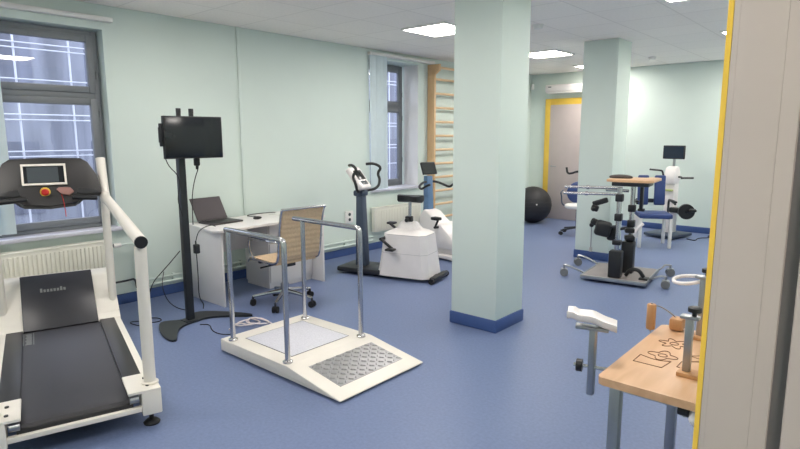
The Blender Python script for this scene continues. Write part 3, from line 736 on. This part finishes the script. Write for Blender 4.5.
# ------------------------------------------------------------------ standing trainer
sx = thing('standing_trainer', 'standing frame trainer with plywood tray, chrome posts and four outrigger casters', 'standing frame', (3.22, 6.34, 0), math.radians(7))
bp = MB().b2((-.31, -.40, .045), (.36, .34, .065), .004).build('base_plate', SLATEPLATE, sx)
m = MB(); m.b2((-.315, -.405, .03), (.365, -.385, .068), .003); m.b2((-.315, .325, .03), (.365, .345, .068), .003); m.b2((-.315, -.385, .03), (-.295, .325, .068), .003); m.b2((.345, -.385, .03), (.365, .325, .068), .003)
m.build('plate_edge', STEEL, bp)
for ix, iy in ((-.53, -.29), (-.56, .33), (.53, -.25), (.48, .36)):
    sgn = 1 if ix > 0 else -1
    xe = .33 if ix > 0 else -.30
    arm = MB().tube(smooth([(xe, iy*.85, .05), (xe+sgn*.07, iy*.95, .085), (ix-sgn*.06, iy, .125), (ix, iy, .125)], 2), .011, 8).build('outrigger', STEEL, sx)
    a = random.uniform(-.6, .6); p = Vector((math.sin(a), math.cos(a), 0)); c = Vector((ix, iy, .045))
    cs = MB(); cs.cyl((ix, iy, .085), (ix, iy, .13), .014, n=12); cs.box((ix, iy, .075), (.07, .062, .03), rz3(-a), .006); cs = cs.build('caster', STEEL, sx)
    for s in (-1, 1): MB().cyl(c+p*s*.014, c+p*s*.036, .044, n=18).build('wheel', mat('grey_tyre', (112, 114, 116), .5), cs)
for px, py, zb in ((.03, -.30, .36), (.09, .0, .42)):
    MB().b2((px-.065, py-.06, .065), (px+.065, py+.06, zb), .012).build('boot', BLACK, sx)
for px, py, ztop in ((.03, -.28, 1.04), (.10, .02, 1.04)):
    ps = MB().cyl((px, py, .25), (px, py, ztop), .026, n=16).build('post', CHROME, sx)
    for z in ((.93, .72) if py < -.1 else (.79, .62)): MB().b2((px-.038, py-.038, z-.04), (px+.038, py+.038, z+.04), .01).build('clamp', BLACK, ps)
    MB().b2((px-.045, py-.045, .42), (px+.045, py+.045, .47), .01).build('clamp', BLACK, ps)
pt = []
for a in range(-6, 7): pt.append((.08+.27*math.cos(a/6*PI/2*0.98)*1.0, 0))
m = MB()
tray = [(-.16, -.10), (-.10, -.16), (.28, -.16), (.33, -.10), (.33, .34), (.28, .40), (.20, .40), (.18, .32), (.10, .30), (.0, .36), (-.02, .48), (-.10, .48), (-.16, .42)]
m.prism(tray, 1.085, 1.113, lambda a, b, h: Vector((a, b, h)), .003); m.build('tray', PLY, sx)
MB().b2((-.10, -.12, 1.04), (.28, .14, 1.085), .006).build('tray_bracket', DSTEEL, sx)
MB().sphere((-.06, .12, 1.125), (.13, .08, .028), 24, 12).build('elbow_pad', mat('brown_pad', (74, 66, 62), .7), sx)
for y, z, x0 in ((-.20, 1.03, -.535), (-.24, .965, -.535)):
    b_ = MB().cyl((x0, y-.175, z), (.04, y-.02, z), .0155, n=12).build('push_bar', CHROME, sx)
    MB().cyl((-.32, y-.104, z), (-.29, y-.098, z), .024, n=14).build('collar', CHROME, b_)
MB().cyl((-.16, -.1, .99), (.08, -.1, .99), .016, n=12).build('cross_bar', CHROME, sx)
# knee support with pads and straps
m = MB(); m.tube(smooth([(.03, -.28, .62), (-.10, -.27, .60), (-.20, -.24, .62)], 2), .016, 10); m.tube([(.10, .02, .58), (-.04, -.1, .55)], .016, 10); m.build('knee_support_arm', DSTEEL, sx)
MB().box((-.13, -.26, .58), (.17, .10, .17), Euler((0, .2, .2)), .035, 3).build('knee_pad', BLACK, sx)
MB().box((-.05, -.16, .52), (.13, .09, .16), Euler((0, -.1, -.2)), .035, 3).build('knee_pad', BLACK, sx)
MB().box((-.23, -.22, .64), (.09, .05, .07), Euler((0, .4, 0)), .018, 3).build('side_pad', BLACK, sx)
MB().box((-.20, -.16, .86), (.17, .05, .06), Euler((0, -.35, 0)), .016, 3).build('hip_pad', BLACK, sx)
MB().box((-.25, -.18, .79), (.08, .05, .07), Euler((0, .3, 0)), .018, 3).build('hip_pad', BLACK, sx)
for x, y, z in ((-.27, -.2, .60), (-.26, -.2, .78)): MB().sphere((x, y, z), .026, 14, 10).build('locking_knob', BLACK, sx)
MB().cyl((-.27, -.2, .58), (-.27, -.2, .34), .006, n=8).build('lever_rod', STEEL, sx)
MB().cyl((-.27, -.2, .30), (-.27, -.2, .345), .018, n=12).build('lever_grip', mat('grey_grip', (190, 190, 186), .5), sx)
m = MB(); m.b2((.17, .02, .78), (.205, .08, 1.04), .008); m.b2((.155, .02, .76), (.225, .08, .79), .008); m.build('strap', BLACK, sx)
MB().tube(smooth([(.13, -.24, .085), (.17, -.26, .16), (.26, -.26, .17), (.31, -.24, .09)], 2), .020, 10).build('heel_strap', BLACK, sx)
MB().b2((.27, -.30, .066), (.36, -.18, .085), .006).build('foot_block', BLACK, sx)
MB().tube(smooth([(.14, -.06, .52), (.18, -.04, .58), (.23, .0, .63)], 2), .017, 10).build('lift_handle', PLAST, sx)
for z in (.55, .47): MB().box((.10, -.04, z), (.10, .10, .05), Euler((0, 0, .3)), .012).build('adjuster', BLACK, sx)

# ------------------------------------------------------------------ blue patient chair and arm-leg trainer at the far right
pc = thing('patient_chair', 'blue vinyl chair with white legs behind the standing frame', 'chair', (2.88, 8.55, 0), math.radians(-62))
MB().b2((-.20, -.22, .42), (.25, .22, .49), .02, 3).build('seat', BLUEC, pc)
for y in (-.115, .115):
    MB().box((-.21, y, .79), (.06, .15, .44), Euler((0, -.1, 0)), .02, 3).build('back_pad', BLUEC, pc)
MB().b2((-.26, -.20, .60), (-.235, .20, .66), .006).build('back_rail', DSTEEL, pc)
for y in (-.25, .25):
    ar = MB().tube(smooth([(-.22, y, .45), (-.22, y, .64), (-.16, y, .66), (.18, y, .63)], 2), .016, 8).build('arm_frame', DSTEEL, pc)
    MB().b2((-.10, y-.025, .645), (.20, y+.025, .67), .01).build('armrest', BLACK, ar)
for x, y in ((-.19, -.20), (-.19, .20), (.22, -.20), (.22, .20)):
    MB().b2((x-.022, y-.022, .0), (x+.022, y+.022, .43), .005).build('leg', WHITE, pc)
m = MB(); m.b2((-.19, -.21, .40), (.22, -.18, .43)); m.b2((-.19, .18, .40), (.22, .21, .43)); m.build('seat_frame', WHITE, pc)
m = MB(); m.prism([(-.20, .43), (.22, .43), (.16, .12), (.02, .10)], -.226, -.218, lambda a, b, h: Vector((a, h, b))); m.build('side_panel', WHITE, pc)
mt = thing('arm_leg_trainer', 'white arm and leg trainer with a dark monitor against the far wall', 'trainer', (2.85, 9.5, 0), math.radians(-105))
MB().b2((-.25, -.25, .02), (.30, .25, .07), .02).build('base', SLATE, mt)
m = MB(); m.prism([(-.09, .07), (.09, .07), (.06, .70), (.03, 1.02), (-.03, 1.06), (-.08, .95)], -.075, .075, lambda a, b, h: Vector((a, h, b)), .02); m.build('column', PLAST, mt)
m = MB(); m.prism([(-.08, .86), (.10, .83), (.11, .95), (.06, 1.10), (-.03, 1.12), (-.09, 1.02)], -.09, .09, lambda a, b, h: Vector((a, h, b)), .03); m.build('drive_head', PLAST, mt)
MB().cyl((-.02, 0, 1.08), (-.02, 0, 1.24), .02, n=12).build('monitor_stem', STEEL, mt)
mn = MB().box((.0, 0, 1.33), (.035, .35, .21), None, .008).build('monitor', BLACK, mt)
MB().b2((.018, -.16, 1.24), (.0205, .16, 1.42)).build('screen', mat('blue_dark_screen', (34, 48, 62), .2), mn)
for s, dz in ((-1, .08), (1, -.02)):
    m = MB(); m.tube(smooth([(.0, s*.10, .95), (.0, s*.15, .95), (.02, s*.16, .95+dz), (.03, s*.18, .96+dz), (.05, s*.36, .97+dz)], 2), .015, 8); m.build('hand_crank', BLACK, mt)
MB().b2((.02, .04, .40), (.12, .30, .48), .02).build('leg_drive', BLACK, mt)
dv = Vector((.75, .55, 0)).normalized(); dc_ = Vector((.12, .33, .44))
dsk = MB().cyl(dc_-dv*.04, dc_+dv*.04, .115, n=28).build('leg_drive_disc', BLACK, mt)
for q in (-1, 1):
    pp = dc_+dv*(.07*q)+Vector((.03, .09, .05))*q
    MB().tube([dc_+dv*.04*q, dc_+dv*.09*q, pp+dv*.06*q], .014, 8).build('crank', BLACK, dsk)
    MB().box(pp+dv*.10*q, (.15, .09, .035), rz3(.6), .012).build('foot_pedal', BLACK, dsk)
MB().box((.07, .0, .74), (.08, .12, .03), None, .01).build('control_pad', LIME, mt)
tag(MB().tube(smooth([(3.15, 9.4, .006), (3.3, 9.3, .006), (3.25, 9.6, .006), (3.42, 9.75, .006), (3.3, 9.9, .006), (3.5, 10.05, .006)], 3), .007, 7).build('cable', RUBBER), 'black cable lying on the floor behind the arm and leg trainer', 'cable')

# blue chair and arm trainer by the far door
dc = thing('swivel_chair', 'small blue swivel chair in front of the grey far door', 'chair', (1.66, 8.72, 0), math.radians(-75))
MB().lathe([(.18, .43), (.2, .45), (.2, .48), (.17, .50)], n=28).build('seat', WHITE, dc)
m = MB(); m.sphere((-.20, 0, .66), (.045, .21, .19), 24, 14); m.build('backrest', BLUEC, dc)
MB().tube(smooth([(-.10, 0, .44), (-.24, 0, .45), (-.25, 0, .62), (-.23, 0, .72)], 2), .012, 8).build('back_bracket', CHROME, dc)
MB().cyl((0, 0, .12), (0, 0, .44), .02, n=12).build('gas_lift', CHROME, dc)
for k in range(5):
    a = 2*PI*k/5+.3; d = Vector((math.cos(a), math.sin(a), 0))
    lg = MB().tube([Vector((0, 0, .12)), d*.27+Vector((0, 0, .075))], .018, 8, r2=.012).build('base_leg', DSTEEL, dc)
    MB().cyl(d*.27+Vector((-d.y, d.x, 0))*-.02+Vector((0, 0, .03)), d*.27+Vector((-d.y, d.x, 0))*.02+Vector((0, 0, .03)), .03, n=14).build('wheel', RUBBER, lg)
for s in (-1, 1):
    MB().tube(smooth([(.0, s*.17, .46), (.0, s*.25, .48), (-.02, s*.26, .62), (.08, s*.26, .68), (-.14, s*.26, .70)], 2), .012, 8).build('armrest', SLATE, dc)
at_ = thing('arm_trainer', 'black handled arm trainer mostly hidden behind the farther pillar', 'trainer', (1.62, 9.42, 0), 0)
MB().b2((-.2, -.2, .01), (.2, .2, .05), .01).build('base', DSTEEL, at_)
MB().b2((-.04, -.04, .05), (.04, .04, 1.0), .01).build('column', PLAST, at_)
MB().tube(smooth([(-.02, 0, .98), (-.15, -.02, .99), (-.28, -.08, .98), (-.34, -.10, .95), (-.42, -.12, .94), (-.44, -.12, 1.05)], 2), .018, 10).build('handle', BLACK, at_)

# ------------------------------------------------------------------ hand therapy table
tb = thing('therapy_table', 'plywood topped hand therapy table with steel legs beside the doorway', 'table', (5.0, 2.24, 0))
TX0, TX1, TY0, TY1, TZ = 4.752, 5.255, 1.862, 2.60, .75
def rr_poly(x0, y0, x1, y1, r, n=5):
    q = []
    for cx_, cy_, a0 in ((x1-r, y1-r, 0), (x0+r, y1-r, 90), (x0+r, y0+r, 180), (x1-r, y0+r, 270)):
        for k in range(n+1):
            a = math.radians(a0+90*k/n); q.append((cx_+r*math.cos(a), cy_+r*math.sin(a)))
    return q
top = MB().prism(rr_poly(TX0, TY0, TX1, TY1, .02), TZ-.028, TZ, lambda a, b, h: Vector((a, b, h)), .003).build('tabletop', PLY, tb, True)
for y in (1.935, 2.53):
    for x in (4.797 if y < 2 else 4.835, 5.215): MB().b2((x-.019, y-.019, .012), (x+.019, y+.019, TZ-.028), .003).build('leg', STEEL, tb, True)
for y in (1.935, 2.53):
    for x in (4.797 if y < 2 else 4.835, 5.215): MB().b2((x-.021, y-.021, 0), (x+.021, y+.021, .014), .003).build('foot_cap', RUBBER, tb, True)
m = MB(); m.b2((4.816, 1.925, .69), (5.196, 1.945, .722)); m.b2((4.816, 2.52, .69), (5.196, 2.54, .722)); m.b2((4.80, 1.954, .69), (4.82, 2.52, .722)); m.b2((5.205, 1.954, .69), (5.225, 2.511, .722)); m.build('apron', STEEL, tb, True)
# routed tracing figures
def groove(pts, closed=False, it=2):
    q = smooth([(a, b, TZ+.0005) for a, b in pts], it, closed)
    return [(v.x, v.y, v.z) for v in q], closed
def circ(cx_, cy_, rx, ry, n=20, ph=0): return [(cx_+rx*math.cos(2*PI*k/n+ph), cy_+ry*math.sin(2*PI*k/n+ph)) for k in range(n)]
figs = []
def petals(cx_, cy_, r1, r2, n):
    return [(cx_+(r1+r2*math.cos(n*t_))*math.cos(t_), cy_+(r1+r2*math.cos(n*t_))*math.sin(t_)) for t_ in [2*PI*k/60 for k in range(60)]]
figs.append((petals(4.868, 2.21, .042, .012, 4), True)); figs.append((circ(4.868, 2.21, .016, .016), True))
figs.append(([(4.80, 2.085), (4.90, 2.085), (4.91, 2.165), (4.875, 2.15), (4.845, 2.15), (4.80, 2.165)], True))
figs.append((petals(4.865, 2.37, .045, .014, 6), True)); figs.append((circ(4.865, 2.37, .016, .016), True))
figs.append(([(4.94, 2.13), (5.05, 2.10), (5.09, 2.17), (5.0, 2.24), (4.94, 2.19)], True)); figs.append(([(4.95, 2.27), (5.03, 2.35), (5.10, 2.28), (5.03, 2.25)], True))
m = MB()
for pts, cl in figs:
    q, c = groove(pts, cl, 0 if len(pts) < 8 else 1); m.tube(q, .0018, 6, closed=cl)
m.build('traced_figure', GROOVE, top, True)

# forearm support clamped to the table's left edge
asx = thing('forearm_support', 'white padded forearm support on a steel bar clamped to the left of the plywood table', 'arm support', (4.665, 2.03, .6))
MB().b2((4.653, 2.02, .595), (4.677, 2.045, .862), .002).build('upright_bar', STEEL, asx, True)
MB().box((4.66, 2.03, .862), (.12, .045, .012), Euler((0, .03, .35)), .002).build('carrier_plate', STEEL, asx, True)
Rr = rz3(.35)
m = MB(); n = 14; rows = []
for i in range(n+1):
    s = i/n; x = (s-.5)*.18; hw = .045*(1-.25*abs(s-.5)*2)**.5
    zc = .010*math.cos((s-.5)*2*PI*.9)+.0025*math.sin(s*15)+(.010 if s < .2 else 0)-.055*(s-.5)
    row = []
    for k in range(9):
        a = -1+2*k/8
        row.append((x, a*hw, .875+zc*.6+  .014*a*a))
    rows.append(row)
V = []
for row in rows:
    for q in row: V.append(Vector((4.657, 2.032, 0)) + Rr @ Vector((q[0], q[1], 0)) + Vector((0, 0, q[2]+.020)))
nv = len(V)
for row in rows:
    for q in row: V.append(Vector((4.657, 2.032, 0)) + Rr @ Vector((q[0], q[1]*.97, 0)) + Vector((0, 0, q[2]-.001)))
F = []
for i in range(n):
    for k in range(8):
        a = i*9+k; F += [(a, a+1, a+10, a+9), (nv+a, nv+a+9, nv+a+10, nv+a+1)]
    F += [(i*9, i*9+9, nv+i*9+9, nv+i*9), (i*9+8, nv+i*9+8, nv+i*9+17, i*9+17)]
for k in range(8): F += [(k, nv+k, nv+k+1, k+1), (n*9+k, n*9+k+1, nv+n*9+k+1, nv+n*9+k)]
m._add(V, F); m.build('arm_trough', PLAST, asx, True, angle=60)
MB().cyl((4.60, 2.015, .705), (4.765, 2.06, .705), .007, n=10).build('clamp_rod', CHROME, asx, True)
MB().cyl((4.610, 2.018, .705), (4.632, 2.024, .705), .024, n=12).build('clamp_knob', BLACK, asx, True)
MB().lathe([(.013, -.02), (.013, .02)], (4.665, 2.033, .705), None, 12).build('clamp_block', STEEL, asx, True)
MB().cyl((4.768, 2.0, .70), (4.796, 2.0, .70), .02, n=12).build('table_clamp', BLACK, asx, True)

# wrist roller
wr = thing('wrist_roller', 'wooden wrist roller on a bent wire at the far corner of the plywood table', 'wrist roller', (4.80, 2.50, TZ))
MB().b2((4.795, 2.53, TZ), (4.85, 2.59, TZ+.055), .012).build('block', BEECH, wr, True)
MB().tube(smooth([(4.82, 2.56, TZ+.05), (4.79, 2.53, TZ+.085), (4.765, 2.48, TZ+.115), (4.75, 2.46, TZ+.115)], 2), .003, 6).build('wire', STEEL, wr, True)
MB().lathe([(.016, 0), (.0185, .004), (.0185, .106), (.016, .11)], (4.743, 2.46, TZ+.012), None, 18).build('roller', BEECH, wr, True)
MB().cyl((4.743, 2.46, TZ+.0), (4.743, 2.46, TZ+.128), .003, n=8).build('roller_pin', STEEL, wr, True)

# steel post stands on the table
def post_stand(label, x, y, h, extra):
    t = thing('post_stand', label, 'exercise stand', (x, y, TZ), 0, 'steel post stands on the plywood table')
    MB().b2((-.026, -.03, 0), (.045, .03, .016), .003).build('base_block', BEECH, t)
    MB().b2((-.012, -.012, .016), (.012, .012, h), .002).build('post', STEEL, t)
    MB().b2((-.03, -.018, h), (.03, .018, h+.012), .003).build('head_plate', STEEL, t)
    kn = MB().lathe([(.008, 0), (.008, .014), (.022, .016), (.022, .03), (.014, .034)], (.012, 0, h+.012), None, 12).build('knob', BLACK, t)
    if extra:
        MB().b2((.012, -.010, .016), (.034, .010, h-.02), .002).build('wood_slat', BEECH, t)
        MB().tube(smooth([(.0, 0, h-.01), (-.06, -.01, h-.03), (-.11, .0, h-.035), (-.125, .03, h-.025), (-.09, .05, h-.01), (-.03, .03, h)], 2), .0075, 10).build('hand_loop', PLAST, t)
post_stand('nearer steel post with black knob and wooden foot on the plywood table', 4.985, 2.075, .205, False)
post_stand('steel post with a white hand loop at the far edge of the plywood table', 4.925, 2.50, .255, True)
t = thing('clamp_screw', 'black clamp screw with a white cap under the near edge of the plywood table', 'clamp', (5.05, 1.90, .68))
MB().cyl((5.03, 1.90, .68), (5.03, 1.90, .7195), .008, n=10).build('screw', STEEL, t, True)
MB().cyl((5.012, 1.9, .70), (5.045, 1.9, .70), .018, n=12).build('screw_knob', BLACK, t, True)
MB().sphere((5.06, 1.90, .685), (.018, .018, .028), 16, 10).build('cap', PLAST, t, True)
